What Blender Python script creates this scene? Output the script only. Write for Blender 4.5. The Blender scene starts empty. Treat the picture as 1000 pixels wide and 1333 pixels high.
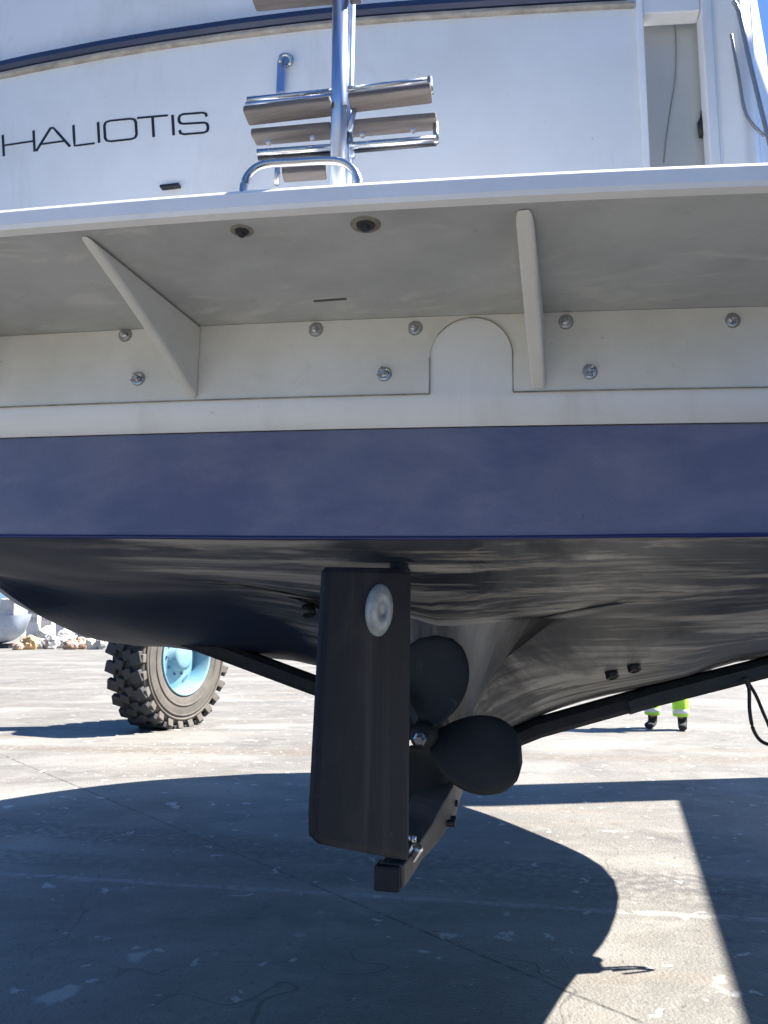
import bpy, bmesh, math, random
from mathutils import Vector, Matrix, noise
R = math.radians
sc = bpy.context.scene
C = sc.collection
# ------------------------------------------------------------------ camera
CAM_H, PITCH, FPX = 1.10, R(9.1), 963.0
cd = bpy.data.cameras.new('camera'); cam = bpy.data.objects.new('camera', cd); C.objects.link(cam)
cd.sensor_fit = 'VERTICAL'; cd.sensor_height = 36.0; cd.lens = 36.0*FPX/1333.0
cd.clip_start = 0.05; cd.clip_end = 5000
cam.location = (0, 0, CAM_H); cam.rotation_euler = (R(90)+PITCH, 0, 0)
sc.camera = cam
# ------------------------------------------------------------------ sky and sun
SUN_EL, SUN_AZ = R(51.5), R(8)           # azimuth measured from +X towards +Y
w = bpy.data.worlds.new('World'); sc.world = w; w.use_nodes = True
nt = w.node_tree; nt.nodes.clear()
sky = nt.nodes.new('ShaderNodeTexSky'); sky.sky_type = 'NISHITA'; sky.sun_disc = False
sky.sun_elevation = SUN_EL; sky.sun_rotation = math.pi/2 - SUN_AZ
sky.air_density = 1.0; sky.dust_density = 1.0; sky.ozone_density = 3.0
bg = nt.nodes.new('ShaderNodeBackground'); bg.inputs[1].default_value = 0.041
wo = nt.nodes.new('ShaderNodeOutputWorld')
tint = nt.nodes.new('ShaderNodeMix'); tint.data_type = 'RGBA'; tint.blend_type = 'MULTIPLY'; tint.inputs[0].default_value = 1
tint.inputs[7].default_value = (.57, .87, 1.26, 1)
nt.links.new(sky.outputs[0], tint.inputs[6]); nt.links.new(tint.outputs[2], bg.inputs[0]); nt.links.new(bg.outputs[0], wo.inputs[0])
sl = bpy.data.lights.new('sun', 'SUN'); sl.energy = 5.0; sl.angle = R(0.53); sl.color = (1.0, .95, .87)
so = bpy.data.objects.new('sun', sl); C.objects.link(so)
sdir = Vector((math.cos(SUN_EL)*math.cos(SUN_AZ), math.cos(SUN_EL)*math.sin(SUN_AZ), math.sin(SUN_EL)))
so.rotation_euler = sdir.to_track_quat('Z', 'Y').to_euler(); so.location = (8, 2, 12)
sc.view_settings.view_transform = 'Standard'; sc.view_settings.look = 'None'
sc.view_settings.exposure = 2.0; sc.view_settings.gamma = 1
sc.render.engine = 'CYCLES'
sc.cycles.max_bounces = 8; sc.cycles.diffuse_bounces = 5

# ------------------------------------------------------------------ helpers
def ray(px, py):
    a, b = (px-500)/FPX, (666.5-py)/FPX
    return Vector((a, math.cos(PITCH)-b*math.sin(PITCH), math.sin(PITCH)+b*math.cos(PITCH)))
def at(px, py, Y):
    d = ray(px, py); return Vector((0, 0, CAM_H)) + d*(Y/d.y)
def at_z(px, py, z=0.0):
    d = ray(px, py); return Vector((0, 0, CAM_H)) + d*((z-CAM_H)/d.z)

def tag(o, label=None, cat=None, group=None, kind=None):
    if label: o['label'] = label
    if cat: o['category'] = cat
    if group: o['group'] = group
    if kind: o['kind'] = kind
    return o
def empty(name, loc=(0, 0, 0), rot=(0, 0, 0)):
    o = bpy.data.objects.new(name, None); C.objects.link(o)
    o.empty_display_size = .1; o.location = loc; o.rotation_euler = rot
    return o
def link(name, bm, m, parent=None, smooth=False, bevel=0, recalc=True, seg=2):
    if recalc: bmesh.ops.recalc_face_normals(bm, faces=bm.faces)
    me = bpy.data.meshes.new(name); bm.to_mesh(me); bm.free()
    ms = m if isinstance(m, (list, tuple)) else [m]
    for x in ms: me.materials.append(x)
    o = bpy.data.objects.new(name, me); C.objects.link(o)
    if smooth:
        for p in me.polygons: p.use_smooth = True
    if bevel:
        md = o.modifiers.new('bevel', 'BEVEL'); md.width = bevel; md.segments = seg; md.limit_method = 'ANGLE'
        md.angle_limit = R(40)
    if parent: o.parent = parent
    return o
def vf(bm, vs, fs, mi=0):
    bv = [bm.verts.new(v) for v in vs]; out = []
    for f in fs:
        try:
            fc = bm.faces.new([bv[i] for i in f]); fc.material_index = mi; out.append(fc)
        except ValueError: pass
    return bv
def box(bm, c, s, rot=None, mi=0):
    M = (rot if rot else Matrix.Identity(3))
    vs = []
    for x in (-.5, .5):
        for y in (-.5, .5):
            for z in (-.5, .5):
                vs.append(Vector(c) + M @ Vector((x*s[0], y*s[1], z*s[2])))
    return vf(bm, vs, [(0,1,3,2),(4,6,7,5),(0,4,5,1),(2,3,7,6),(0,2,6,4),(1,5,7,3)], mi)
def axes(d, up=(0, 0, 1)):
    d = Vector(d).normalized(); u = Vector(up)
    if abs(d.dot(u)) > .98: u = Vector((0, 1, 0))
    s = d.cross(u).normalized(); t = s.cross(d).normalized()
    return d, s, t
def sweep(bm, pts, prof, closed=False, caps=True, up=(0, 0, 1), mi=0, scale=None):
    """prof: list of (a,b) in side/up axes."""
    pts = [Vector(p) for p in pts]; n = len(pts); rings = []
    for i, p in enumerate(pts):
        a = pts[(i-1) % n] if (i > 0 or closed) else p
        b = pts[(i+1) % n] if (i < n-1 or closed) else p
        d, s, t = axes(b-a, up)
        k = scale[i] if scale else 1
        rings.append([bm.verts.new(p + s*x*k + t*y*k) for x, y in prof])
    m = len(prof)
    for i in range(n if closed else n-1):
        r0, r1 = rings[i], rings[(i+1) % n]
        for j in range(m):
            f = bm.faces.new((r0[j], r0[(j+1) % m], r1[(j+1) % m], r1[j])); f.material_index = mi
    if caps and not closed:
        bm.faces.new(rings[0][::-1]).material_index = mi; bm.faces.new(rings[-1]).material_index = mi
def circ(r, n=12): return [(r*math.cos(2*math.pi*i/n), r*math.sin(2*math.pi*i/n)) for i in range(n)]
def tube(bm, pts, r, n=12, closed=False, up=(0, 0, 1), scale=None): sweep(bm, pts, circ(r, n), closed, True, up, 0, scale)
def crom(P, k=6, closed=False):
    P = [Vector(p) for p in P]; out = []
    n = len(P)
    for i in range(n-1):
        a, b, c, d = P[max(i-1, 0)], P[i], P[i+1], P[min(i+2, n-1)]
        for j in range(k):
            t = j/k
            out.append(.5*((2*b)+(c-a)*t+(2*a-5*b+4*c-d)*t*t+(3*b-a-3*c+d)*t**3))
    out.append(P[-1]); return out
def lathe(bm, prof, n=24, M=None, mi=0):
    """prof list of (r, h) about local +Z."""
    M = M or Matrix.Identity(4); rings = []
    for r, h in prof:
        if r < 1e-6: rings.append([bm.verts.new(M @ Vector((0, 0, h)))])
        else: rings.append([bm.verts.new(M @ Vector((r*math.cos(2*math.pi*i/n), r*math.sin(2*math.pi*i/n), h))) for i in range(n)])
    for a, b in zip(rings, rings[1:]):
        for j in range(n):
            q = [a[j % len(a)], a[(j+1) % len(a)], b[(j+1) % len(b)], b[j % len(b)]]
            q2 = []
            for v in q:
                if v not in q2: q2.append(v)
            if len(q2) > 2:
                try: bm.faces.new(q2).material_index = mi
                except ValueError: pass
def frame(loc, zdir, up=(0, 0, 1)):
    d, s, t = axes(zdir, up)
    return Matrix((( s.x, t.x, d.x, loc[0]), (s.y, t.y, d.y, loc[1]), (s.z, t.z, d.z, loc[2]), (0, 0, 0, 1)))

# ------------------------------------------------------------------ materials
def mat(name, col, rough=.5, metal=0, col2=None, nscale=6, stretch=(1, 1, 1), lo=.35, hi=.7, bump=0, bscale=60,
        coord='Object', spec=None, coat=0, rvar=.1, bdist=.004, detail=8):
    m = bpy.data.materials.new(name); m.use_nodes = True
    t = m.node_tree; N = t.nodes; L = t.links; b = N['Principled BSDF']
    b.inputs['Roughness'].default_value = rough; b.inputs['Metallic'].default_value = metal
    if spec is not None: b.inputs['Specular IOR Level'].default_value = spec
    if coat: b.inputs['Coat Weight'].default_value = coat; b.inputs['Coat Roughness'].default_value = .15
    tc = N.new('ShaderNodeTexCoord'); mp = N.new('ShaderNodeMapping'); mp.inputs['Scale'].default_value = stretch
    L.new(tc.outputs[coord], mp.inputs[0])
    nz = N.new('ShaderNodeTexNoise'); nz.inputs['Scale'].default_value = nscale; nz.inputs['Detail'].default_value = detail
    nz.inputs['Roughness'].default_value = .65
    L.new(mp.outputs[0], nz.inputs[0])
    mr = N.new('ShaderNodeMapRange'); mr.inputs[1].default_value = lo; mr.inputs[2].default_value = hi
    L.new(nz.outputs[0], mr.inputs[0])
    mx = N.new('ShaderNodeMix'); mx.data_type = 'RGBA'
    c2 = col2 if col2 else tuple(c*.8 for c in col)
    mx.inputs[6].default_value = (*col, 1); mx.inputs[7].default_value = (*c2, 1)
    L.new(mr.outputs[0], mx.inputs[0]); L.new(mx.outputs[2], b.inputs['Base Color'])
    rr = N.new('ShaderNodeMapRange'); rr.inputs[3].default_value = max(rough-rvar, .03); rr.inputs[4].default_value = min(rough+rvar, 1)
    L.new(nz.outputs[0], rr.inputs[0]); L.new(rr.outputs[0], b.inputs['Roughness'])
    if bump:
        n2 = N.new('ShaderNodeTexNoise'); n2.inputs['Scale'].default_value = bscale; n2.inputs['Detail'].default_value = 6
        L.new(mp.outputs[0], n2.inputs[0])
        bp = N.new('ShaderNodeBump'); bp.inputs['Strength'].default_value = bump; bp.inputs['Distance'].default_value = bdist
        L.new(n2.outputs[0], bp.inputs['Height']); L.new(bp.outputs[0], b.inputs['Normal'])
    m['mix'] = mx.name
    return m
def extra(m, col, scale, lo, hi, stretch=(1, 1, 1), coord='Object', kind='NOISE', dist=0, fac=1.0, off=(0, 0, 0)):
    """adds one more colour layer (a stain, splat or scuff) over a material's base colour"""
    t = m.node_tree; N = t.nodes; L = t.links; b = N['Principled BSDF']
    src = b.inputs['Base Color'].links[0].from_socket
    tc = N.new('ShaderNodeTexCoord'); mp = N.new('ShaderNodeMapping'); mp.inputs['Scale'].default_value = stretch
    mp.inputs['Location'].default_value = off
    L.new(tc.outputs[coord], mp.inputs[0])
    if kind == 'NOISE':
        n = N.new('ShaderNodeTexNoise'); n.inputs['Scale'].default_value = scale; n.inputs['Detail'].default_value = 7
        n.inputs['Roughness'].default_value = .62; n.inputs['Distortion'].default_value = dist; out = n.outputs[0]
        L.new(mp.outputs[0], n.inputs[0])
    else:
        wn = N.new('ShaderNodeTexNoise'); wn.inputs['Scale'].default_value = scale*2.2; wn.inputs['Detail'].default_value = 3
        L.new(mp.outputs[0], wn.inputs[0])
        ad = N.new('ShaderNodeVectorMath'); ad.operation = 'MULTIPLY_ADD'
        ad.inputs[1].default_value = (dist, dist, dist)
        L.new(wn.outputs[1], ad.inputs[0]); L.new(mp.outputs[0], ad.inputs[2])
        n = N.new('ShaderNodeTexVoronoi'); n.inputs['Scale'].default_value = scale
        if kind == 'CRACK': n.feature = 'DISTANCE_TO_EDGE'
        L.new(ad.outputs[0], n.inputs[0]); out = n.outputs['Distance']
    mr = N.new('ShaderNodeMapRange'); mr.inputs[1].default_value = lo; mr.inputs[2].default_value = hi
    mr.inputs[3].default_value = 0; mr.inputs[4].default_value = fac
    if hi < lo: mr.inputs[1].default_value = hi; mr.inputs[2].default_value = lo; mr.inputs[3].default_value = fac; mr.inputs[4].default_value = 0
    L.new(out, mr.inputs[0])
    mx = N.new('ShaderNodeMix'); mx.data_type = 'RGBA'; mx.inputs[7].default_value = (*col, 1)
    L.new(mr.outputs[0], mx.inputs[0]); L.new(src, mx.inputs[6]); L.new(mx.outputs[2], b.inputs['Base Color'])
    return m

GEL = mat('gelcoat_white', (.76, .77, .77), .33, col2=(.68, .68, .66), nscale=3.5, lo=.45, hi=.8, bump=.03, bscale=30, rvar=.12)
extra(GEL, (.50, .46, .38), 6, .56, .80, (1, 1, .30), dist=.6, fac=.45)
extra(GEL, (.30, .28, .24), 38, .68, .76, fac=.5)
FRP = mat('weathered_white', (.72, .71, .67), .5, col2=(.60, .59, .53), nscale=5, lo=.4, hi=.75, bump=.10, bscale=90, rvar=.12)
extra(FRP, (.34, .30, .24), 45, .66, .76, fac=.5)
extra(FRP, (.36, .33, .26), 9, .62, .9, dist=1.2, fac=.5)
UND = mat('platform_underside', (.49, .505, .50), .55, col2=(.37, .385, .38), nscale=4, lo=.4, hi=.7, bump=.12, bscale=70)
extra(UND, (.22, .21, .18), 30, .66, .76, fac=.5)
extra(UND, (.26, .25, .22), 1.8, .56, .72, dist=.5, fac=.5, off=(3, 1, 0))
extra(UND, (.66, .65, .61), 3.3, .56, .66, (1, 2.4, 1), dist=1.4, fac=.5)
EDGE = mat('platform_edge_white', (.86, .86, .86), .3, col2=(.78, .78, .78), nscale=9, bump=.02)
NAVY = mat('navy_boot_paint', (.112, .130, .218), .5, col2=(.165, .17, .245), nscale=3, lo=.38, hi=.66, bump=.3, bscale=150, rvar=.10, bdist=.003)
extra(NAVY, (.24, .23, .33), 3.2, .50, .74, (1, 1, 2.6), dist=.35, fac=.6)
extra(NAVY, (.045, .06, .16), 1.7, .50, .66, (1, 1, 1.6), dist=.3, fac=.6, off=(2, 0, 3))
extra(NAVY, (.02, .025, .08), 46, .70, .76, fac=.6)
ANTI = mat('antifouling_bottom', (.012, .017, .030), .50, col2=(.026, .028, .034), nscale=1.1, stretch=(1.4, .5, 1), lo=.40, hi=.62, coord='UV', bump=.22, bscale=9, rvar=.14, bdist=.004)
extra(ANTI, (.14, .15, .165), .9, .40, .58, (1.6, .35, 1), coord='UV', dist=.6, fac=.7)
extra(ANTI, (.50, .48, .45), 1.0, .50, .62, (9, .22, 1), coord='UV', dist=.5, fac=.75)
extra(ANTI, (.30, .28, .25), 1.0, .54, .62, (26, .40, 1), coord='UV', dist=.3, fac=.7, off=(4, 2, 0))
extra(ANTI, (.010, .016, .030), .8, .50, .62, (1.1, .30, 1), coord='UV', dist=.5, fac=.9, off=(9, 5, 0))
def port_shade(m):  # paints the dark reflection of shaded ground into the port bottom colour
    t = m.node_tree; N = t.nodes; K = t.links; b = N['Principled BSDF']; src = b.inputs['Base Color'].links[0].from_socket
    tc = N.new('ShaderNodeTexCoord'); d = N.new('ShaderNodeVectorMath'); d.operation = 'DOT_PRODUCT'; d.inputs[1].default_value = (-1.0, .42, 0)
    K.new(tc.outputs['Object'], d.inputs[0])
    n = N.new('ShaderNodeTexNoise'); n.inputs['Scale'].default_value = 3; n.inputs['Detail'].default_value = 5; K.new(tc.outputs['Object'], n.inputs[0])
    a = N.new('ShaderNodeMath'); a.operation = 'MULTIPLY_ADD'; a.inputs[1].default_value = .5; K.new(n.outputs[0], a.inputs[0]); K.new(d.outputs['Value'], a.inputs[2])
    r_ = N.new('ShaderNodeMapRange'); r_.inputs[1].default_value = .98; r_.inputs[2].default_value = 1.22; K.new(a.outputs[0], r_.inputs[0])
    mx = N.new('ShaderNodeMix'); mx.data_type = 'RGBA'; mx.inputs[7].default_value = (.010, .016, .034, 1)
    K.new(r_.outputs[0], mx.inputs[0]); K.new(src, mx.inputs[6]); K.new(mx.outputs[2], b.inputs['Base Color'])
port_shade(ANTI)
extra(ANTI, (.10, .095, .085), 60, .64, .74, (1, 1, 1), fac=.5)
DARK = mat('rudder_paint', (.010, .013, .021), .66, spec=.25, col2=(.020, .022, .025), nscale=7, lo=.4, hi=.7, stretch=(1, 1, .3), bump=.15, bscale=60)
extra(DARK, (.006, .010, .022), 4, .45, .62, (1, 1, 1), dist=.8, fac=.8, off=(3, 1, 2))
extra(DARK, (.075, .075, .068), 7, .54, .78, (1, 1, .25), dist=.8, fac=.4)
PROP = mat('propeller_paint', (.007, .009, .010), .72, col2=(.018, .021, .022), nscale=12, bump=.35, bscale=40)
extra(PROP, (.06, .055, .045), 24, .64, .72, fac=.5)
extra(DARK, (.12, .11, .10), 40, .68, .76, fac=.6)
extra(DARK, (.07, .068, .062), 5, .55, .75, (3, 3, .12), dist=.3, fac=.5, off=(1, 6, 2))
KEEL = mat('dusty_keel_shoe', (.10, .085, .07), .55, col2=(.05, .045, .045), nscale=9, bump=.25, bscale=60)
ZINC = mat('zinc', (.42, .45, .45), .5, metal=.35, col2=(.22, .26, .27), nscale=22, bump=.35, bscale=70)
STEEL = mat('stainless_steel', (.50, .51, .53), .27, metal=1, col2=(.5, .5, .5), nscale=20, rvar=.06)
BLUST = mat('satin_stainless', (.36, .45, .62), .3, metal=.9, col2=(.5, .56, .68), nscale=30, stretch=(1, 1, .2), rvar=.1)
TEAK = mat('weathered_teak', (.15, .135, .13), .8, col2=(.09, .08, .08), nscale=10, stretch=(.5, 6, 6), bump=.4, bscale=30)
RUB = mat('rub_rail_navy', (.02, .035, .09), .4, nscale=10)
GREYR = mat('rail_insert_grey', (.42, .39, .34), .5, col2=(.22, .2, .17), nscale=20, stretch=(1, 1, 3), bump=.2)
GATE = mat('grey_canvas', (.46, .46, .43), .32, col2=(.38, .39, .36), nscale=3, bump=.08, bscale=6, bdist=.03)
INK = mat('letter_ink', (.012, .014, .02), .4)
LINE = mat('seam_dark', (.10, .095, .08), .7)
RUBR = mat('tyre_rubber', (.022, .024, .028), .75, col2=(.045, .045, .045), nscale=6, bump=.2)
TDUST = mat('tyre_sidewall_dusty', (.115, .10, .085), .85, col2=(.06, .055, .048), nscale=5, bump=.2)
RIMB = mat('rim_sky_blue', (.10, .25, .35), .55, col2=(.20, .30, .34), nscale=6)
RIMD = mat('rim_inner_blue', (.05, .13, .26), .5)
HOIST = mat('hoist_paint_blue', (.05, .16, .32), .45, nscale=3, bump=.05)
SLING = mat('black_sling_webbing', (.012, .013, .018), .75, col2=(.03, .03, .035), nscale=25, bump=.5, bscale=200)
SLEV = mat('sling_sleeve_rubber', (.018, .024, .026), .5, col2=(.035, .04, .04), nscale=9, bump=.3)
BOOTM = mat('boot_leather', (.02, .02, .022), .85)
RAILM = mat('worn_tube', (.30, .30, .31), .42, metal=.7, nscale=20)
BLACK = mat('black_rubber', (.012, .012, .013), .5)
SKIN = mat('skin', (.50, .30, .21), .5)
HAIR = mat('hair_brown', (.05, .03, .02), .7)
HIVIS = mat('hi_vis_yellow_green', (.42, .80, .06), .7, col2=(.36, .7, .05), nscale=20)
REFL = mat('reflective_band', (.62, .66, .62), .3)
WORK = mat('navy_workwear', (.012, .016, .03), .85, bump=.3)
ROCKS = [mat('rubble_stone_%s' % n, c, .9, col2=c2, nscale=3, bump=.5, bscale=8, bdist=.08) for n, c, c2 in
         (('pale', (.55, .53, .49), (.40, .38, .35)), ('ochre', (.50, .33, .17), (.36, .24, .13)), ('grey', (.25, .25, .25), (.38, .37, .36)), ('rust', (.30, .17, .11), (.4, .33, .28)))]
WALLP = mat('pale_plaster', (.62, .58, .53), .9, col2=(.50, .47, .42), nscale=.15)
ROOFP = mat('hazed_roof', (.42, .36, .31), .9, nscale=.3)  # distance haze put into the pale roof and window colours
WIND = mat('window_paled', (.30, .30, .30), .3)
BOATG = mat('old_silver_hull', (.40, .44, .50), .5, col2=(.25, .28, .33), nscale=1.5)

# ------------------------------------------------------------------ ground (one concrete sheet to the horizon)
def crackline(m, scale, wd, fac, off=(0, 0, 0)):
    t = m.node_tree; N = t.nodes; Lk = t.links; b = N['Principled BSDF']; src = b.inputs['Base Color'].links[0].from_socket
    tc = N.new('ShaderNodeTexCoord'); mp = N.new('ShaderNodeMapping'); mp.inputs['Location'].default_value = off; Lk.new(tc.outputs['Object'], mp.inputs[0])
    n = N.new('ShaderNodeTexNoise'); n.inputs['Scale'].default_value = scale; n.inputs['Detail'].default_value = 4; Lk.new(mp.outputs[0], n.inputs[0])
    a = N.new('ShaderNodeMath'); a.operation = 'SUBTRACT'; a.inputs[1].default_value = .5; Lk.new(n.outputs[0], a.inputs[0])
    c = N.new('ShaderNodeMath'); c.operation = 'ABSOLUTE'; Lk.new(a.outputs[0], c.inputs[0])
    r_ = N.new('ShaderNodeMapRange'); r_.inputs[1].default_value = wd*.3; r_.inputs[2].default_value = wd; r_.inputs[3].default_value = fac; r_.inputs[4].default_value = 0; Lk.new(c.outputs[0], r_.inputs[0])
    n2 = N.new('ShaderNodeTexNoise'); n2.inputs['Scale'].default_value = scale*.8; Lk.new(mp.outputs[0], n2.inputs[0])
    r2 = N.new('ShaderNodeMapRange'); r2.inputs[1].default_value = .47; r2.inputs[2].default_value = .55; Lk.new(n2.outputs['Color'], r2.inputs[0])
    mu = N.new('ShaderNodeMath'); mu.operation = 'MULTIPLY'; Lk.new(r_.outputs[0], mu.inputs[0]); Lk.new(r2.outputs[0], mu.inputs[1])
    mx = N.new('ShaderNodeMix'); mx.data_type = 'RGBA'; mx.inputs[7].default_value = (.03, .028, .025, 1)
    Lk.new(mu.outputs[0], mx.inputs[0]); Lk.new(src, mx.inputs[6]); Lk.new(mx.outputs[2], b.inputs['Base Color'])
def joint(m, p0, p1, half_w, soft, col, fac, wob=.02, only=None):
    """straight slab joint or stain stripe through two points of the yard"""
    t = m.node_tree; N = t.nodes; K = t.links; b = N['Principled BSDF']; src = b.inputs['Base Color'].links[0].from_socket
    d = Vector((p1[0]-p0[0], p1[1]-p0[1], 0)).normalized(); n = Vector((-d.y, d.x, 0))
    tc = N.new('ShaderNodeTexCoord'); dp = N.new('ShaderNodeVectorMath'); dp.operation = 'DOT_PRODUCT'; dp.inputs[1].default_value = n; K.new(tc.outputs['Object'], dp.inputs[0])
    nz = N.new('ShaderNodeTexNoise'); nz.inputs['Scale'].default_value = 5; nz.inputs['Detail'].default_value = 6; K.new(tc.outputs['Object'], nz.inputs[0])
    a = N.new('ShaderNodeMath'); a.operation = 'MULTIPLY_ADD'; a.inputs[1].default_value = wob*2; K.new(nz.outputs[0], a.inputs[0]); K.new(dp.outputs['Value'], a.inputs[2])
    c = N.new('ShaderNodeMath'); c.operation = 'SUBTRACT'; c.inputs[1].default_value = n.dot(Vector((p0[0], p0[1], 0)))+wob; K.new(a.outputs[0], c.inputs[0])
    e = N.new('ShaderNodeMath'); e.operation = 'ABSOLUTE'; K.new(c.outputs[0], e.inputs[0])
    r_ = N.new('ShaderNodeMapRange'); r_.inputs[1].default_value = half_w; r_.inputs[2].default_value = half_w+soft; r_.inputs[3].default_value = fac; r_.inputs[4].default_value = 0; K.new(e.outputs[0], r_.inputs[0])
    g = N.new('ShaderNodeTexNoise'); g.inputs['Scale'].default_value = 22; g.inputs['Detail'].default_value = 5; K.new(tc.outputs['Object'], g.inputs[0])
    h = N.new('ShaderNodeMapRange'); h.inputs[1].default_value = .36; h.inputs[2].default_value = .56; K.new(g.outputs[0], h.inputs[0])
    mu = N.new('ShaderNodeMath'); mu.operation = 'MULTIPLY'; K.new(r_.outputs[0], mu.inputs[0]); K.new(h.outputs[0], mu.inputs[1])
    mx = N.new('ShaderNodeMix'); mx.data_type = 'RGBA'; mx.inputs[7].default_value = (*col, 1)
    K.new(mu.outputs[0], mx.inputs[0]); K.new(src, mx.inputs[6]); K.new(mx.outputs[2], b.inputs['Base Color'])
def ground_mat():
    m = mat('yard_concrete', (.170, .158, .140), .66, col2=(.115, .108, .097), nscale=1.3, lo=.38, hi=.64, bump=.7, bscale=85, rvar=.12, bdist=.008)
    extra(m, (.255, .245, .22), .35, .48, .66, (1, 2.2, 1), dist=.8, fac=.8)
    extra(m, (.21, .20, .18), 4.5, .50, .66, (1, 1.6, 1), dist=.8, fac=.6)
    extra(m, (.055, .052, .046), 34, .56, .70, fac=.6)                     # pores and grit
    extra(m, (.30, .29, .27), 60, .60, .72, fac=.55)
    extra(m, (.18, .13, .085), .55, .58, .72, (.45, 3, 1), dist=1.0, fac=.6)  # rusty wash streaks
    extra(m, (.040, .038, .036), .9, .62, .76, (1, 1, 1), dist=1.4, fac=.55, off=(3, 8, 0))   # oil stains
    extra(m, (.045, .043, .04), 2.4, .66, .72, (1, 1, 1), dist=2.4, fac=.5, off=(1, 4, 0))
    crackline(m, .45, .0011, .5, off=(5, 2, 0))
    q = lambda x, y: at_z(x, y, 0)
    joint(m, q(575, 1150), q(870, 1168), .085, .05, (.075, .070, .062), .55, .05)
    joint(m, q(575, 1172), q(870, 1190), .012, .02, (.36, .35, .33), .5, .03)
    joint(m, q(742, 1292), q(840, 1333), .004, .006, (.03, .028, .025), .85, .006)
    joint(m, q(0, 1075), q(400, 1108), .10, .10, (.045, .042, .04), .6, .10)
    joint(m, q(0, 890), q(130, 878), .02, .03, (.05, .047, .042), .6, .03)
    joint(m, q(700, 985), q(1000, 990), .08, .15, (.12, .09, .06), .6, .12)
    extra(m, (.42, .42, .41), 7.5, .655, .675, (1, 1.1, 1), dist=.5, fac=.8, off=(2, 1, 0))   # paint splats
    extra(m, (.45, .45, .44), 14, .68, .70, (1, 1.1, 1), dist=.5, fac=.8, off=(6, 9, 0))
    extra(m, (.04, .037, .03), 11, .68, .70, fac=.6, off=(7, 3, 0))
    extra(m, (.42, .42, .40), 2.2, .10, .06, (1, .8, 1), kind='VOR', dist=.34, fac=.7)
    extra(m, (.44, .44, .42), 5.0, .13, .085, (1, 1, 1), kind='VOR', dist=.2, fac=.7, off=(.4, .7, 0))
    return m
GM = ground_mat()
bm = bmesh.new()
xs = [-2000, -300, -60, -20, -8] + [i*.5 for i in range(-12, 13)] + [8, 20, 60, 300, 2000]
ys = [-200, -20, -4] + [i*.5 for i in range(0, 26)] + [20, 45, 100, 300, 3000]
g = [[bm.verts.new((x, y, 0)) for x in xs] for y in ys]
for j in range(len(ys)-1):
    for i in range(len(xs)-1): bm.faces.new((g[j][i], g[j][i+1], g[j+1][i+1], g[j+1][i]))
gr = link('ground', bm, GM); tag(gr, kind='structure')

# ------------------------------------------------------------------ the boat
YAW, LIST = R(11), .014
BO = Vector((.03, 1.55, 0))
boat = empty('motor_boat', BO, (0, LIST, -YAW))
tag(boat, 'white motor boat with navy band and swim platform, hanging in a sling over the concrete', 'boat')
BM = Matrix.Translation(BO) @ Matrix.Rotation(-YAW, 4, 'Z') @ Matrix.Rotation(LIST, 4, 'Y')
BI = BM.inverted()
def L(px, py, Y): return BI @ at(px, py, Y)             # pixel + distance -> boat coordinates
SK = .07
def ut(x): return .022*x*x + SK*x                               # plan curve of lower transom
def uu(x):                                               # plan curve of upper transom
    return .05 + SK*x + (.10*x*x if x < 0 else .03*x*x)
def hit(px, py, fn, off=0):
    lo, hi = .5, 4.0
    g = lambda Y: (lambda p: p.y - fn(p.x) + off)(L(px, py, Y))
    for _ in range(50):
        m = (lo+hi)/2
        if g(m) > 0: hi = m
        else: lo = m
    return L(px, py, lo)

ST = [
 (0.00, [(0,1.290),(.12,1.290),(.45,1.294),(.92,1.306),(1.10,1.36),(1.17,1.53),(1.22,1.84)]),
 (0.30, [(0,1.200),(.10,1.202),(.45,1.218),(.90,1.232),(1.14,1.28),(1.22,1.50),(1.26,1.86)]),
 (0.585,[(0,1.110),(.05,1.112),(.40,1.148),(.92,1.160),(1.16,1.22),(1.26,1.48),(1.32,1.90)]),
 (0.60, [(0,0.690),(.056,.690),(.054,1.05),(.30,1.130),(.90,1.155),(1.16,1.22),(1.32,1.90)]),
 (0.90, [(0,0.680),(.055,.680),(.078,.90),(.36,1.005),(.95,1.055),(1.23,1.16),(1.42,1.95)]),
 (1.30, [(0,0.675),(.055,.675),(.160,.740),(.46,.865),(1.00,.985),(1.32,1.11),(1.48,2.00)]),
 (1.80, [(0,0.675),(.050,.675),(.200,.725),(.52,.825),(1.04,.945),(1.40,1.10),(1.52,2.05)]),
 (2.60, [(0,0.680),(.050,.680),(.200,.730),(.52,.830),(1.00,.960),(1.44,1.16),(1.58,2.12)]),
 (3.30, [(0,0.720),(.045,.720),(.150,.790),(.40,.920),(.78,1.080),(1.12,1.30),(1.34,2.20)]),
 (3.90, [(0,0.880),(.040,.880),(.100,.950),(.26,1.080),(.48,1.230),(.76,1.48),(1.02,2.30)]),
 (4.40, [(0,1.150),(.030,1.15),(.060,1.20),(.14,1.320),(.25,1.450),(.42,1.68),(.62,2.36)]),
 (4.80, [(0,1.700),(.010,1.70),(.015,1.75),(.02,1.850),(.03,1.950),(.04,2.10),(.06,2.42)]),
]
for _k in range(3, len(ST)):          # the forward sections carry the boot-stripe height between bilge and sheer
    _p = ST[_k][1]; _b, _t = _p[5], _p[6]
    ST[_k] = (ST[_k][0], _p[:5] + [(_b[0]+(_t[0]-_b[0])*.0, _b[1]), _t])
def interp_st(u):
    for (a, A), (b, B) in zip(ST, ST[1:]):
        if a <= u <= b:
            t = (u-a)/(b-a); return [(p[0]*(1-t)+q[0]*t, p[1]*(1-t)+q[1]*t) for p, q in zip(A, B)]
us = []
for (a, _), (b, _) in zip(ST, ST[1:]):
    k = 1 if b-a < .05 else 4
    us += [a+(b-a)*i/k for i in range(k)]
us.append(ST[-1][0])
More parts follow.
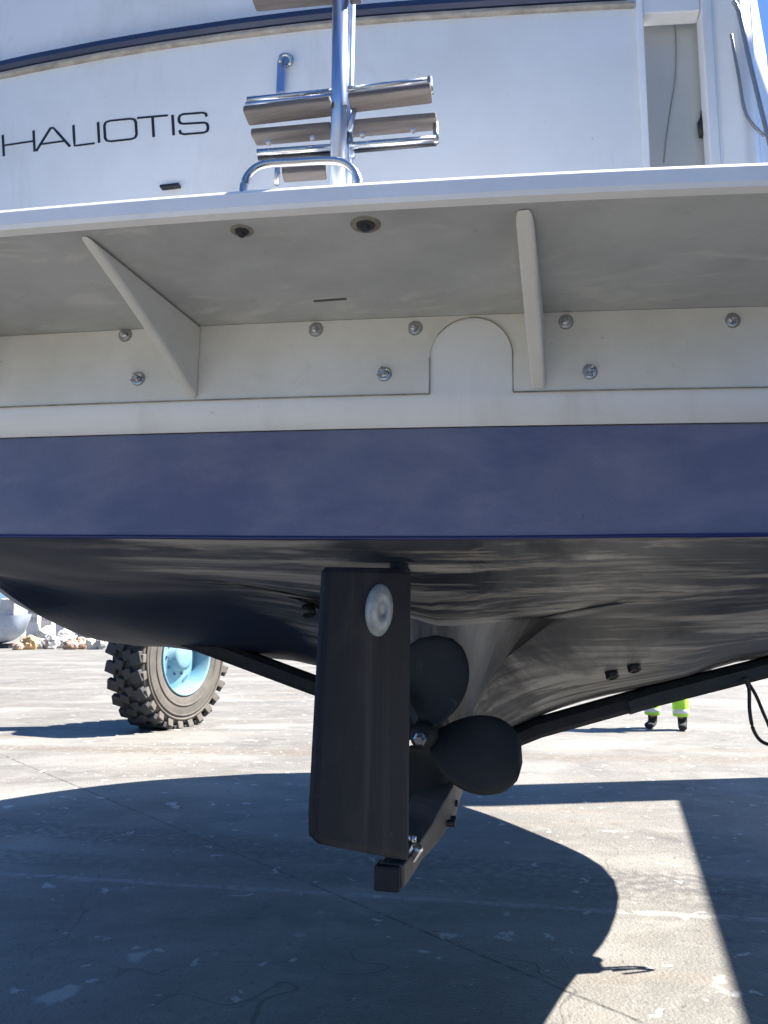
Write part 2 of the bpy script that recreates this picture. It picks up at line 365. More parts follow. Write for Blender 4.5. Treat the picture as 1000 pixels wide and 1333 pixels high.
# smooth longitudinally over knots (except at the deadwood step)
def ctrl(u):
    keel = ctrl_on(ST, u, (2, 3)); body = ctrl_on(ST[:2]+ST[3:], u, ())
    return keel[:3] + body[3:]
def ctrl_on(ST, u, brk):
    idx = [i for i, (a, _) in enumerate(ST) if a <= u+1e-9][-1]
    if idx >= len(ST)-1: return ST[-1][1]
    a, b = ST[idx][0], ST[idx+1][0]; t = (u-a)/(b-a)
    P1, P2 = ST[idx][1], ST[idx+1][1]
    i0 = idx-1 if idx > 0 and idx not in brk else idx
    i3 = idx+2 if idx+2 < len(ST) and idx+1 not in brk else idx+1
    P0, P3, u0, u3 = ST[i0][1], ST[i3][1], ST[i0][0], ST[i3][0]
    out = []
    for p0, p1, p2, p3 in zip(P0, P1, P2, P3):
        r = []
        for c in (0, 1):
            m1 = (p2[c]-p0[c])/max(b-u0, 1e-6)*(b-a) if i0 != idx else (p2[c]-p1[c])
            m2 = (p3[c]-p1[c])/max(u3-a, 1e-6)*(b-a) if i3 != idx+1 else (p2[c]-p1[c])
            h = 2*t**3-3*t*t+1; q = t**3-2*t*t+t; s = -2*t**3+3*t*t; v = t**3-t*t
            r.append(h*p1[c]+q*m1+s*p2[c]+v*m2)
        out.append(tuple(r))
    return out
def half(u, k=5):
    P = [Vector((a, b)) for a, b in ctrl(u)]
    out = [P[0]]
    for i in range(len(P)-1):
        if i < 1: out.append(P[1]); continue
        a, b, c, d = P[max(i-1, 1)], P[i], P[i+1], P[min(i+2, len(P)-1)]
        for j in range(1, k+1):
            t = j/k
            out.append(.5*((2*b)+(c-a)*t+(2*a-5*b+4*c-d)*t*t+(3*b-a-3*c+d)*t**3))
    return out
NS = len(half(0)); IB = 1+5*4      # index of the top of the antifouling-ish boundary (P5)
KP = 1.25       # the port side is modelled a little fuller
def plump(x, u, z, e):
    g = min(1, u/1.0); g = g*g*(3-2*g); low = max(0, min(1, (1.6-z)/.3))
    if x < 0: k = KP; z += low*g*(.09*math.exp(-((-x-.50)/.38)**2)+.035*min(1, -x))
    else: k = 1-.125*math.exp(-((u-1.15)/.62)**2)*min(1, u/.5); z += low*g*.035*max(0, min(1, (x-.9)/.3))
    return (x*k, u+ut(x)*e, z)
def hull_mesh(i0, i1, name, m):
    bm = bmesh.new(); uvl = bm.loops.layers.uv.new('UVMap'); rows = []
    for u in us:
        h = half(u); e = max(0, 1-u/1.2)
        full = [(-p.x, p.y, -i) for i, p in list(enumerate(h))[::-1]] + [(p.x, p.y, i) for i, p in enumerate(h)][1:]
        rows.append([(bm.verts.new(plump(x, u, z, e)), i, u) for x, z, i in full])
    for a, b in zip(rows, rows[1:]):
        for j in range(len(a)-1):
            mid = (abs(a[j][1])+abs(a[j+1][1]))/2
            if not (i0 <= mid <= i1): continue
            f = bm.faces.new((a[j][0], a[j+1][0], b[j+1][0], b[j][0]))
            for lp, (v, i, u) in zip(f.loops, (a[j], a[j+1], b[j+1], b[j])): lp[uvl].uv = (u*1.1, i*.62)
    loose = [v for v in bm.verts if not v.link_faces]; bmesh.ops.delete(bm, geom=loose, context='VERTS')
    return link(name, bm, m, boat, smooth=True)
hull = hull_mesh(0, 19, 'hull_bottom', ANTI)
tag(hull, 'dusty dark blue hull bottom with brushed streaks')
hull_mesh(19, 22, 'boot_stripe_side', NAVY)
hull_mesh(22, 99, 'topside', GEL)
# transom (white) and the navy band below it
BOOT = 1.530
def zbot(x):
    h = half(0); x = abs(x)/(KP if x < 0 else 1)
    for a, b in zip(h, h[1:]):
        if a.x <= x <= b.x and b.x > a.x: return a.y+(b.y-a.y)*(x-a.x)/(b.x-a.x)
    return h[-1].y
N = 60
tx = [-1.50+2.70*i/N for i in range(N+1)]
def strip(name, lo, hi, fn, m, rows=6, thick=.0, off=0, xs=tx, **k):
    bm = bmesh.new(); gr = []
    for x in xs:
        a, b = lo(x), hi(x)
        gr.append([bm.verts.new((x, fn(x)-off, a+(b-a)*j/rows)) for j in range(rows+1)])
    for p, q in zip(gr, gr[1:]):
        for j in range(rows):
            bm.faces.new((p[j], q[j], q[j+1], p[j+1]))
    if thick:
        r = bmesh.ops.extrude_face_region(bm, geom=bm.faces[:])
        for v in [e for e in r['geom'] if isinstance(e, bmesh.types.BMVert)]: v.co.y -= thick
    return link(name, bm, m, boat, **k)
strip('transom_band', lambda x: min(zbot(x), BOOT-.001), lambda x: BOOT, ut, NAVY, 8, smooth=True)
strip('transom', lambda x: max(BOOT+.0005, zbot(x)), lambda x: 1.84, ut, GEL, 4, smooth=True, off=.004, thick=.004)
# little dark lip along the lower edge of the band
bm = bmesh.new(); tube(bm, [(x, ut(x)-.001, zbot(x)+.002) for x in tx if -1.35 < x < 1.1], .0045, 8)
link('transom_lip', bm, mat('lip_blue', (.015, .02, .11), .35), boat, smooth=True)
# deck closing the hull
bm = bmesh.new(); pr = None
for u in us:
    h = half(u)[-1]; e = max(0, 1-u/1.2)
    row = [bm.verts.new(plump(s*h.x, u, h.y, e)) for s in (-1, -.33, .33, 1)]
    if pr:
        for j in range(3): bm.faces.new((pr[j], pr[j+1], row[j+1], row[j]))
    pr = row
link('deck', bm, GEL, boat)

# ---------------------------------------------------------------- swim platform
PZ, PT = 1.778, .044
def ue(x): return -.455 + SK*x + .035*(x-.05)**2
plat = bpy.data.objects.new('swim_platform', None); plat.parent = boat; C.objects.link(plat)
px_ = [-1.12+1.94*i/50 for i in range(51)]
bm = bmesh.new(); secs = []
for x in px_:
    y0, y1 = ue(x), ut(x)+.03; b = .010
    pr = [(y1, PZ), (y0+.02, PZ), (y0+b*.35, PZ+b*.35-.001), (y0, PZ+b), (y0, PZ+PT-b), (y0+b*.35, PZ+PT-b*.35), (y0+b, PZ+PT), (y1, PZ+PT)]
    secs.append([bm.verts.new((x, y, z)) for y, z in pr])
for p, q in zip(secs, secs[1:]):
    for j in range(len(p)):
        f = bm.faces.new((p[j], p[(j+1) % len(p)], q[(j+1) % len(p)], q[j]))
        f.material_index = 0 if j in (0,) else 1
bm.faces.new(secs[0]); bm.faces.new(secs[-1][::-1])
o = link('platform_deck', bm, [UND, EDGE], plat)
for p in o.data.polygons: p.use_smooth = True
o.data.set_sharp_from_angle(angle=R(14))
# mounting flange with arch cut-out
aL, aR = hit(560, 480, ut).x, hit(668, 480, ut).x
ac, ar = (aL+aR)/2, (aR-aL)/2
zspring = hit(612, 468, ut).z; ztop = hit(614, 416, ut).z
FB = hit(400, 519, ut).z + 0
fx = sorted(set([round(x, 4) for x in tx if abs(x) < 1.02] + [aL+1e-4, aR-1e-4, aL-1e-4, aR+1e-4] + [ac-ar*math.cos(math.pi*i/24) for i in range(1, 24)]))
fx = [-1.04] + fx + [1.04]
def flo(x):
    if aL < x < aR:
        return zspring + (ztop-zspring)*math.sqrt(max(0, 1-((x-ac)/ar)**2))
    return FB
o = strip('mounting_flange', flo, lambda x: PZ-.001, ut, FRP, 3, thick=.007, off=.006, xs=fx, recalc=True)
# sealant seam along the lower edge of the flange and round the arch
bm = bmesh.new()
def seam(pts): tube(bm, pts, .0016, 6)
seam([(x, ut(x)-.0145, FB-.001) for x in fx if x <= aL]); seam([(x, ut(x)-.0145, FB-.001) for x in fx if x >= aR])
seam([(aL, ut(aL)-.0120, FB), (aL, ut(aL)-.0120, zspring)] + [(ac-ar*math.cos(math.pi*i/24), ut(ac)-.0120, zspring+(ztop-zspring)*math.sin(math.pi*i/24)) for i in range(1, 24)] + [(aR, ut(aR)-.0120, zspring), (aR, ut(aR)-.0120, FB)])
link('sealant_seam', bm, mat('seam_sealant', (.36, .35, .30), .8, col2=(.12, .11, .09), nscale=14), plat)
# gussets
def gusset(xr, yr_pix, name='bracket', th=.014, lean=.06):
    yb = ut(xr)-.012; f = ue(xr)+.03
    pts = [(yb, PZ-.002), (f, PZ-.002)]
    # slightly hollow sloping edge
    for i in range(1, 10):
        t = i/10; pts.append((f+(yb-f)*t + .004*math.sin(math.pi*t), PZ-.002+(FB+.003-PZ)*t + .006*math.sin(math.pi*t)))
    pts.append((yb, FB+.003))
    bm = bmesh.new()
    A = [bm.verts.new((xr-th/2+lean*(y-yb), y, z)) for y, z in pts]; B = [bm.verts.new((xr+th/2+lean*(y-yb), y, z)) for y, z in pts]
    bm.faces.new(A); bm.faces.new(B[::-1])
    for j in range(len(pts)): bm.faces.new((A[j], A[(j+1) % len(pts)], B[(j+1) % len(pts)], B[j]))
    return link(name, bm, FRP, plat, bevel=.007, seg=3)
g1 = hit(258, 460, ut).x; g2 = hit(700, 470, ut).x
gusset(g1, 0, th=.022); gusset(g2, 0, th=.030)
gusset(-1.0, 0)
# bolts on the flange
def bolt(px, py, kind, cnt=[0]):
    p = hit(px, py, ut, .013); bm = bmesh.new(); rnd = random.Random(int(px))
    M = frame(p, (0, -1, 0))
    lathe(bm, [(0, 0), (.0145, 0), (.0145, .0022), (0.0105, .0028), (0, .0028)], 20, M)
    hx = Matrix.Translation((0, 0, 0))
    M2 = M @ Matrix.Rotation(rnd.random(), 4, 'Z')
    lathe(bm, [(0, .0026), (.0085, .0026), (.0085, .0085), (.0065, .0098), (0, .0098)], 6, M2)
    lathe(bm, [(0, .009), (.0042, .009), (.0042, .014 if kind else .017), (.0030, .0155 if kind else .018), (0, .0155 if kind else .018)], 12, M2)
    if kind:   # winged locking clip
        for a in (.4, 2.2, 3.6, 5.1):
            a += rnd.random()*.5
            c = Vector((math.cos(a)*.009, math.sin(a)*.009, .012))
            q = frame(M @ c, (0, -1, 0))
            tube(bm, [M @ Vector((math.cos(a)*.004, math.sin(a)*.004, .008)), M @ Vector((math.cos(a)*.0115, math.sin(a)*.0115, .013)), M @ Vector((math.cos(a+.5)*.0135, math.sin(a+.5)*.0135, .010))], .0024, 7)
        lathe(bm, [(.006, .004), (.0098, .004), (.0098, .007), (.006, .007)], 14, M)
    # rust weep ring: thin stained gasket
    lathe(bm, [(.0, -.0004), (.0175, -.0004), (.0165, .0009), (0, .0009)], 20, M, 1)
    link('bolt', bm, [STEEL, mat_g], plat)
mat_g = mat('old_sealant', (.40, .38, .31), .8, col2=(.22, .2, .15), nscale=60)
for a in ((163,436,0),(180,493,1),(411,429,0),(500,487,1),(540,427,0),(736,419,0),(767,484,1),(953,417,0),(60,500,0)): 
    if a[0] != 60: bolt(*a)
# underside through-bolts with rusty rings
def under(px, py, r):
    # intersect with underside
    lo, hi = .5, 3.0
    for _ in range(50):
        m = (lo+hi)/2
        if L(px, py, m).z > PZ: hi = m
        else: lo = m
    p = L(px, py, lo); M = frame((p.x, p.y, PZ), (0, 0, -1)); bm = bmesh.new()
    lathe(bm, [(0, -.001), (r*1.0, -.001), (r, .0012), (0, .0012)], 28, M)
    o = link('backing_washer', bm, mat_s, plat)
    bm = bmesh.new()
    lathe(bm, [(0, .001), (r*.62, .001), (r*.60, .004), (r*.4, .005), (0, .005)], 20, M)
    lathe(bm, [(0, .004), (r*.30, .004), (r*.30, .011), (0, .012)], 6, M)
    link('nut', bm, mat_n, plat)
mat_s = mat('stained_ring', (.30, .28, .24), .8, col2=(.16, .14, .12), nscale=50)
mat_n = mat('dull_nut', (.07, .07, .075), .5, metal=.5, nscale=80, bump=.4)
under(315, 300, .020); under(476, 292, .026)
# scraped slot under the platform
p = L(430, 375, 1.45); bm = bmesh.new(); box(bm, (p.x, p.y, PZ-.0005), (.07, .006, .003)); link('drain_slot', bm, LINE, plat)

# ---------------------------------------------------------------- upper transom bulwark, rail and coaming
ZR = hit(450, 36, uu).z       # underside of rub rail
RT = [(q.x, q.z) for q in (hit(x, y, uu) for x, y in ((-260, 168), (-130, 132), (0, 104), (90, 86), (180, 70), (260, 58), (350, 46), (450, 35), (600, 24), (830, 11), (1000, 5)))]
def zr(x):
    for a, b in zip(RT, RT[1:]):
        if x <= b[0] or b is RT[-1]: return a[1]+(b[1]-a[1])*(x-a[0])/(b[0]-a[0])
XG = hit(832, 120, uu).x      # bulwark ends here, gate begins
XE = hit(992, 120, uu).x      # right end of the upper stern
ux = [-1.32+(XG+1.32)*i/50 for i in range(51)]
# port side returns forward beyond the corner
strip('bulwark', lambda x: 1.80, lambda x: zr(x), uu, GEL, 8, smooth=True, xs=ux, off=0)
def band(name, a, b, m, x0, x1, proud, n=50, r=None):
    bm = bmesh.new()
    xs = [x0+(x1-x0)*i/n for i in range(n+1)]
    sec = []
    for x in xs:
        z0, z1 = zr(x)+a, zr(x)+b; y = uu(x)
        d = (z1-z0)
        pr = [(y+.02, z0), (y-proud*.6, z0), (y-proud, z0+d*.25), (y-proud, z0+d*.75), (y-proud*.6, z1), (y+.02, z1)]
        sec.append([bm.verts.new((x, q, z)) for q, z in pr])
    for p, q in zip(sec, sec[1:]):
        for j in range(6): bm.faces.new((p[j], p[(j+1) % 6], q[(j+1) % 6], q[j]))
    bm.faces.new(sec[0]); bm.faces.new(sec[-1][::-1])
    return link(name, bm, m, boat, smooth=False)
rail = empty('rub_rail'); rail.parent = boat
b1 = band('rail_insert', .0, .016, GREYR, -1.32, XG-.004, .012); b1.parent = rail
b2 = band('rail_fender', .0165, .046, RUB, -1.32, XG-.02, .022); b2.parent = rail
strip('coaming', lambda x: zr(x)+.047, lambda x: zr(x)+.32, uu, GEL, 5, smooth=True, xs=[-1.32+(XG-.005+1.32)*i/40 for i in range(41)], off=-.004)
# superstructure further forward (sides, cabin)
bm = bmesh.new()
pth = [(-1.32, uu(-1.32)), (-1.44, .6), (-1.44, 1.4), (-1.40, 2.4), (-.95, 3.3), (-.35, 4.1), (0, 4.3), (.35, 4.1), (.95, 3.3), (1.2, 2.4), (1.18, 1.4), (1.0, .7), (XE+.03, .25)]
A = [bm.verts.new((x, y, 1.8)) for x, y in pth]; B = [bm.verts.new((x, y, ZR+.3 if y < 1.3 else ZR-.1)) for x, y in pth]
for i in range(len(pth)-1): bm.faces.new((A[i], A[i+1], B[i+1], B[i]))
link('side_bulwark', bm, GEL, boat)
cab = bmesh.new(); box(cab, (-.05, 2.3, 2.85), (1.9, 1.7, 1.3)); cabo = link('cabin', cab, GEL, boat, bevel=.08)
cw = bmesh.new(); box(cw, (-.35, 1.448, 3.05), (.7, .01, .5)); link('cabin_window', cw, WIND, cabo)
# gate in the transom: frame round a grey panel
gate = empty('transom_gate'); gate.parent = boat
def zz(px, py): return hit(px, py, uu).z
def xx(px, py=120): return hit(px, py, uu).x
def flat(name, x0, x1, z0, z1, off, th, m, parent, bevel=.003, shear=0):
    bm = bmesh.new(); n = 6; S = []
    for i in range(n+1):
        x = x0+(x1-x0)*i/n
        S.append([bm.verts.new(q) for q in ((x, uu(x)-off, z0), (x, uu(x)-off, z1), (x, uu(x)-off+th, z1), (x, uu(x)-off+th, z0))])
    for p, q in zip(S, S[1:]):
        for j in range(4): bm.faces.new((p[j], p[(j+1) % 4], q[(j+1) % 4], q[j]))
    bm.faces.new(S[0]); bm.faces.new(S[-1][::-1])
    return link(name, bm, m, parent, bevel=bevel)
xa, xb, xc = xx(841), xx(918), xx(932)
zt = zz(880, 17); ztop2 = zt+.35
flat('gate_post', XG, xa, 1.80, ztop2, .012, .04, EDGE, gate)
flat('gate_post', xb, xc, 1.80, ztop2, .008, .05, GEL, gate)
flat('gate_header', xa+.001, xb-.001, zt, ztop2, .004, .04, GEL, gate)
pn = flat('gate_panel', xa-.01, xb+.01, 1.80, zt+.02, -.05, .01, GATE, gate, 0)
bm = bmesh.new()
cpts = [hit(x, y, uu, -.045) for x, y in ((878, 22), (880, 60), (879, 100), (873, 140), (868, 175), (864, 212))]
tube(bm, crom(cpts, 5), .0014, 8); link('cord', bm, mat('cord_grey', (.22, .22, .21), .6), gate, smooth=True)
bm = bmesh.new()
tube(bm, [hit(x, y, uu, -.042) for x, y in ((916, 145), (912, 160), (914, 178))], .007, 8); link('latch', bm, BLACK, gate, smooth=True)
# starboard quarter panel, rounded at its outer edge
bm = bmesh.new(); S = []
qp = [(xc+.002, uu(xc))] + [(xc+.03+(XE-xc-.06)*t, uu(xc)-.006-.01*math.sin(math.pi*t)) for t in (0, .3, .6, 1)] + [(XE-.01, uu(XE)+.012), (XE, uu(XE)+.04), (XE+.01, uu(XE)+.15), (XE+.03, .26)]
for x, y in qp: S.append([bm.verts.new((x-.0*(z-1.8), y, z)) for z in (1.80, 2.0, 2.2, 2.4, 2.6, 2.8, 3.05)])
for p, q in zip(S, S[1:]):
    for j in range(6): bm.faces.new((p[j], q[j], q[j+1], p[j+1]))
link('quarter_panel', bm, GEL, boat, smooth=True)
bm = bmesh.new()
P = [hit(x, y, uu, .05) for x, y in ((955, 2), (962, 16), (975, 75), (988, 130), (1003, 190), (1012, 225))]
tube(bm, crom(P, 5), .0048, 14); link('grab_rail', bm, RAILM, boat, smooth=True)
bm = bmesh.new()
P = [hit(x, y, uu, .03) for x, y in ((952, 45), (962, 100), (972, 150), (996, 178))]
tube(bm, crom(P, 5), .0034, 14); link('grab_rail', bm, RAILM, boat, smooth=True)
# lettering
def glyphs():
    O = [(.18,0),(.82,0),(.95,.05),(1,.2),(1,.8),(.95,.95),(.82,1),(.18,1),(.05,.95),(0,.8),(0,.2),(.05,.05),(.18,0)]
    S = [(0,.22),(.03,.07),(.15,0),(.85,0),(.97,.07),(1,.2),(1,.33),(.96,.46),(.85,.5),(.15,.52),(.04,.56),(0,.68),(0,.8),(.04,.94),(.15,1),(.83,1),(.95,.95),(.98,.8)]
    return [(5, 45, [[(0,0),(0,1)],[(1,0),(1,1)],[(0,.5),(1,.5)]]), (47, 91, [[(0,0),(.46,1),(.54,1),(1,0)],[(.17,.3),(.83,.3)]]),
            (97, 123, [[(0,1),(0,0),(1,0)]]), (129, 129.01, [[(0,0),(0,1)]]), (137, 178, [O]), (180, 220, [[(0,1),(1,1)],[(.5,1),(.5,0)]]),
            (226, 226.01, [[(0,0),(0,1)]]), (234, 271, [S])]
bm = bmesh.new()
def tp(x, t):
    s = (x-5)/266.0
    yb = 203 - 31*s - 3*math.sin(math.pi*s); h = 27.5-1.5*s
    return hit(x + t*-1.5, yb - t*h, uu, .0015)
for x0, x1, sts in glyphs():
    for stv in sts:
        pts = []
        for (a, b), (c, d) in zip(stv, stv[1:]):
            for k in range(4):
                q = k/4; pts.append(tp(x0+(x1-x0)*(a+(c-a)*q), b+(d-b)*q))
        pts.append(tp(x0+(x1-x0)*stv[-1][0], stv[-1][1]))
        hw = .0031
        prev = None
        for i, p in enumerate(pts):
            d = (pts[min(i+1, len(pts)-1)]-pts[max(i-1, 0)]); n = Vector((-d.z, 0, d.x)).normalized()
            vert = abs(d.z) > abs(d.x); w_ = hw*(1.15 if vert else .8)
            q = [p+n*w_, p-n*w_]; ring = [bm.verts.new(q[0]), bm.verts.new(q[1]), bm.verts.new(q[1]+Vector((0, .0012, 0))), bm.verts.new(q[0]+Vector((0, .0012, 0)))]
            if prev:
                for j in range(4): bm.faces.new((prev[j], prev[(j+1) % 4], ring[(j+1) % 4], ring[j]))
            else: bm.faces.new(ring)
            prev = ring
        bm.faces.new(prev[::-1])
link('name_lettering', bm, INK, boat)
# small vent lip by the platform
bm = bmesh.new(); p = hit(222, 243, uu, .008); box(bm, p, (.05, .016, .006)); link('scupper_lip', bm, INK, boat)

# ---------------------------------------------------------------- swim ladder (folded up on the platform)
lad = empty('swim_ladder'); lad.parent = boat
DL = 1.25
bm = bmesh.new(); a, b = L(440, 262, DL), L(444, -60, DL+.02); tube(bm, [a, b], .0155, 16)
link('pole', bm, BLUST, lad, smooth=True)
bm = bmesh.new(); a, b = L(452, 262, DL+.03), L(458, -60, DL+.05); tube(bm, [a, b], .010, 12)
link('pole', bm, BLUST, lad, smooth=True)
def tread(pa, pb, Y, w=.040, th=.014, tilt=-25, name='tread'):
    A, B = L(*pa, Y[0]), L(*pb, Y[1]); c = (A+B)/2; d = (B-A)
    dx = d.normalized(); yy = Vector((0, 1, 0)); yy = (yy-dx*yy.dot(dx)).normalized(); zz_ = dx.cross(yy)
    M = Matrix((dx, yy, zz_)).transposed() @ Matrix.Rotation(R(tilt), 3, 'X')
    bm = bmesh.new(); n = 1
    box(bm, c, (d.length, w, th), M)
    o = link(name, bm, TEAK, lad, bevel=.004, seg=3)
    return o, c, M, d.length
def rodp(pa, pb, Y, r, m=STEEL, name='step_frame', parent=None, n=10):
    bm = bmesh.new(); tube(bm, [L(*pa, Y[0]), L(*pb, Y[1])], r, n); return link(name, bm, m, parent or lad, smooth=True)
# upper folded step, left and right of the pole
tread((320, 151), (433, 138), (1.27, 1.25), tilt=-4); tread((455, 134), (562, 121), (1.25, 1.23), tilt=-4)
rodp((322, 130), (432, 119), (1.30, 1.28), .0055); rodp((447, 117), (560, 104), (1.28, 1.26), .0055)
rodp((320, 136), (432, 125), (1.28, 1.26), .0042, BLUST)
rodp((559, 101), (561, 122), (1.25, 1.25), .0052)
# lower folded step
tread((330, 179), (433, 170), (1.30, 1.28), tilt=4); tread((455, 168), (569, 158), (1.28, 1.26), tilt=4)
rodp((335, 199), (432, 192), (1.27, 1.26), .0068); rodp((455, 190), (567, 181), (1.26, 1.25), .0068)
rodp((336, 206), (432, 200), (1.28, 1.27), .0045, INK); rodp((455, 197), (568, 187), (1.27, 1.26), .0045, INK)
rodp((567, 160), (568, 186), (1.26, 1.25), .0052)
for q in ((350, 186), (407, 180), (472, 176), (538, 170)):
    bm = bmesh.new(); p = L(*q, 1.25); lathe(bm, [(0, 0), (.0055, 0), (.0045, .004), (0, .005)], 10, frame(p, (0, -1, -.4))); link('screw', bm, STEEL, lad)
# topmost step, cut by the frame edge
tread((330, 2), (436, -8), (1.29, 1.27), tilt=0); tread((455, -8), (470, -9), (1.26, 1.26), tilt=0)
# small step behind the hoop
tread((368, 226), (425, 222), (1.30, 1.30), w=.03, th=.022, tilt=0)
rodp((362, 205), (360, 240), (1.28, 1.28), .005)
# hinge bracket and hoop
rodp((462, 135), (455, 172), (1.26, 1.26), .006, BLUST); rodp((453, 172), (459, 205), (1.27, 1.27), .006, BLUST)
bm = bmesh.new()
hp = [L(x, y, 1.135) for x, y in ((316, 262), (318, 240), (327, 224), (345, 214), (385, 211), (425, 209), (447, 212), (461, 223), (468, 240), (470, 258))]
tube(bm, crom(hp, 6), .0068, 14); link('grab_hoop', bm, STEEL, boat, smooth=True)
# stainless hook with strap on the bulwark
hk = empty('tow_hook'); hk.parent = boat
bm = bmesh.new(); c = hit(372, 79, uu, .02)
tube(bm, [c+Vector((.013*math.cos(t), -.006*math.sin(t*.5), .013*math.sin(t))) for t in [i*.4-1.0 for i in range(13)]], .0048, 10); link('hook', bm, STEEL, hk, smooth=True)
bm = bmesh.new(); box(bm, hit(366, 100, uu, .012), (.022, .006, .09)); link('hook_strap', bm, BLUST, hk, bevel=.002)
bm = bmesh.new(); lathe(bm, [(0, 0), (.018, 0), (.017, .006), (0, .007)], 20, frame(hit(374, 80, uu, 0), (0, -1, 0))); link('base_plate', bm, STEEL, hk)

# ---------------------------------------------------------------- rudder, heel, propeller
rud = empty('rudder'); rud.parent = boat
YL, YT = 1.72, 1.47
r_tl, r_bl = L(421, 738, YT), L(402, 1096, YT); r_tr, r_br = L(531, 740, YL), L(528, 1120, YL)
n_r = ((r_tr-r_tl).cross(r_bl-r_tl)).normalized()
if n_r.y > 0: n_r = -n_r
def rsec(t):  # t from top 0 to bottom 1
    return r_tl.lerp(r_bl, t), r_tr.lerp(r_br, t)
bm = bmesh.new(); rows = []
S_ = [(0, .006), (.04, .010), (.3, .016), (.6, .020), (.86, .021), (.93, .019), (.98, .012), (1.0, .004)]
for i in range(13):
    t = (0, .02, .1, .2, .3, .4, .5, .6, .7, .8, .9, .975, 1)[i]; A, B = rsec(t)
    e = 0
    if i == 0: e = .03
    if i == 12: e = .09
    elif i == 11: e = .012
    A2 = A.lerp(B, e)
    kk = .75 if i in (0, 12) else 1
    front = [A2.lerp(B, s) + n_r*h*kk for s, h in S_]; back = [A2.lerp(B, s) - n_r*h*kk for s, h in S_[::-1]]
    rows.append([bm.verts.new(p) for p in front+back])
for p, q in zip(rows, rows[1:]):
    for j in range(len(p)): bm.faces.new((p[j], p[(j+1) % len(p)], q[(j+1) % len(p)], q[j]))
bm.faces.new(rows[0]); bm.faces.new(rows[-1][::-1])
link('rudder_blade', bm, DARK, rud, bevel=.003, seg=2)
# anode
dx = (r_tr-r_tl).normalized(); dz = (r_tl-r_bl).normalized()
def onr(px, py, off):
    lo, hi = 1.0, 2.5; base = r_tl + n_r*off
    f = lambda Y: (L(px, py, Y)-base).dot(n_r)
    s0 = f(lo)
    for _ in range(50):
        m = (lo+hi)/2
        if f(m)*s0 > 0: lo = m
        else: hi = m
    return L(px, py, lo)
bm = bmesh.new(); c = onr(493, 794, .020); ra, rb = .046, .056; rings = []
for s, h in ((1, -.004), (1, .004), (.9, .009), (.6, .0115), (.28, .0125), (.26, .010), (.12, .0095), (0, .0095)):
    if s == 0: rings.append([bm.verts.new(c+n_r*h)]*32)
    else: rings.append([bm.verts.new(c+dx*ra*s*math.cos(2*math.pi*k/32)+dz*rb*s*math.sin(2*math.pi*k/32)+n_r*h) for k in range(32)])
for p, q in zip(rings, rings[1:]):
    for k in range(32):
        f = []; [f.append(v) for v in (p[k], p[(k+1) % 32], q[(k+1) % 32], q[k]) if v not in f]
        if len(f) > 2: bm.faces.new(f)
link('anode', bm, ZINC, rud, smooth=True)
# stock
bm = bmesh.new(); tc = r_tr.lerp(r_tl, .12)
tube(bm, [tc+Vector((0, 0, -.01)), tc+Vector((0, 0, .07))], .022, 16); lathe(bm, [(.045, .0), (.045, .008), (.0, .008)], 18, Matrix.Translation(tc+Vector((0, 0, .012))))
link('stock', bm, DARK, rud, smooth=False)
# heel bracket (flat shoe) from under the rudder up to the keel end
heel = empty('heel_bracket'); heel.parent = boat
KB = (0, .61, .70)
hx_ = L(512, 1136, 1.70)
z0 = hx_.z
hp = [(hx_.x, hx_.y, z0), (hx_.x*.75, hx_.y+.10, z0+.008), (hx_.x*.4, hx_.y+.22, z0+.03), (.0, .45, z0+.075), (0, .62, z0+.092), (0, .95, z0+.10)]
hp = [(hx_.x, hx_.y-.02, z0)] + hp[1:]
hq = crom(hp, 6); bm = bmesh.new(); sweep(bm, hq, [(-.028, -.024), (.028, -.024), (.028, .024), (-.028, .024)], scale=[1+.9*min(1, max(0, (i-8)/12)) for i in range(len(hq))])
link('heel_bar', bm, KEEL, heel, bevel=.005)
bm = bmesh.new(); box(bm, (hx_.x-.008, hx_.y-.01, z0-.004), (.056, .05, .052)); link('heel_socket', bm, DARK, heel, bevel=.005)
bm = bmesh.new(); cc = L(541, 1108, 1.74)
lathe(bm, [(0, -.02), (.013, -.02), (.013, .012), (.009, .016), (0, .017)], 16, frame(cc, (.3, -.25, .5))); link('pintle_nut', bm, STEEL, heel)
bm = bmesh.new(); cc = L(537, 1092, 1.74); lathe(bm, [(0, -.008), (.009, -.008), (.009, .006), (0, .01)], 12, frame(cc, (0, 0, 1))); link('grease_cap', bm, STEEL, heel, smooth=True)
for q, Y in (((598, 1046), 2.02), ((586, 1066), 1.98), ((590, 1072), 1.95), ((531, 1130), 1.66)):
    p = L(*q, Y); bm = bmesh.new(); lathe(bm, [(0, -.02), (.0085, -.02), (.0085, .0), (0, .002)], 12, frame((.060, p.y, p.z), (1, 0, 0)))
    if q[0] > 540: link('bolt', bm, BLACK, heel)
    else: bm.free()
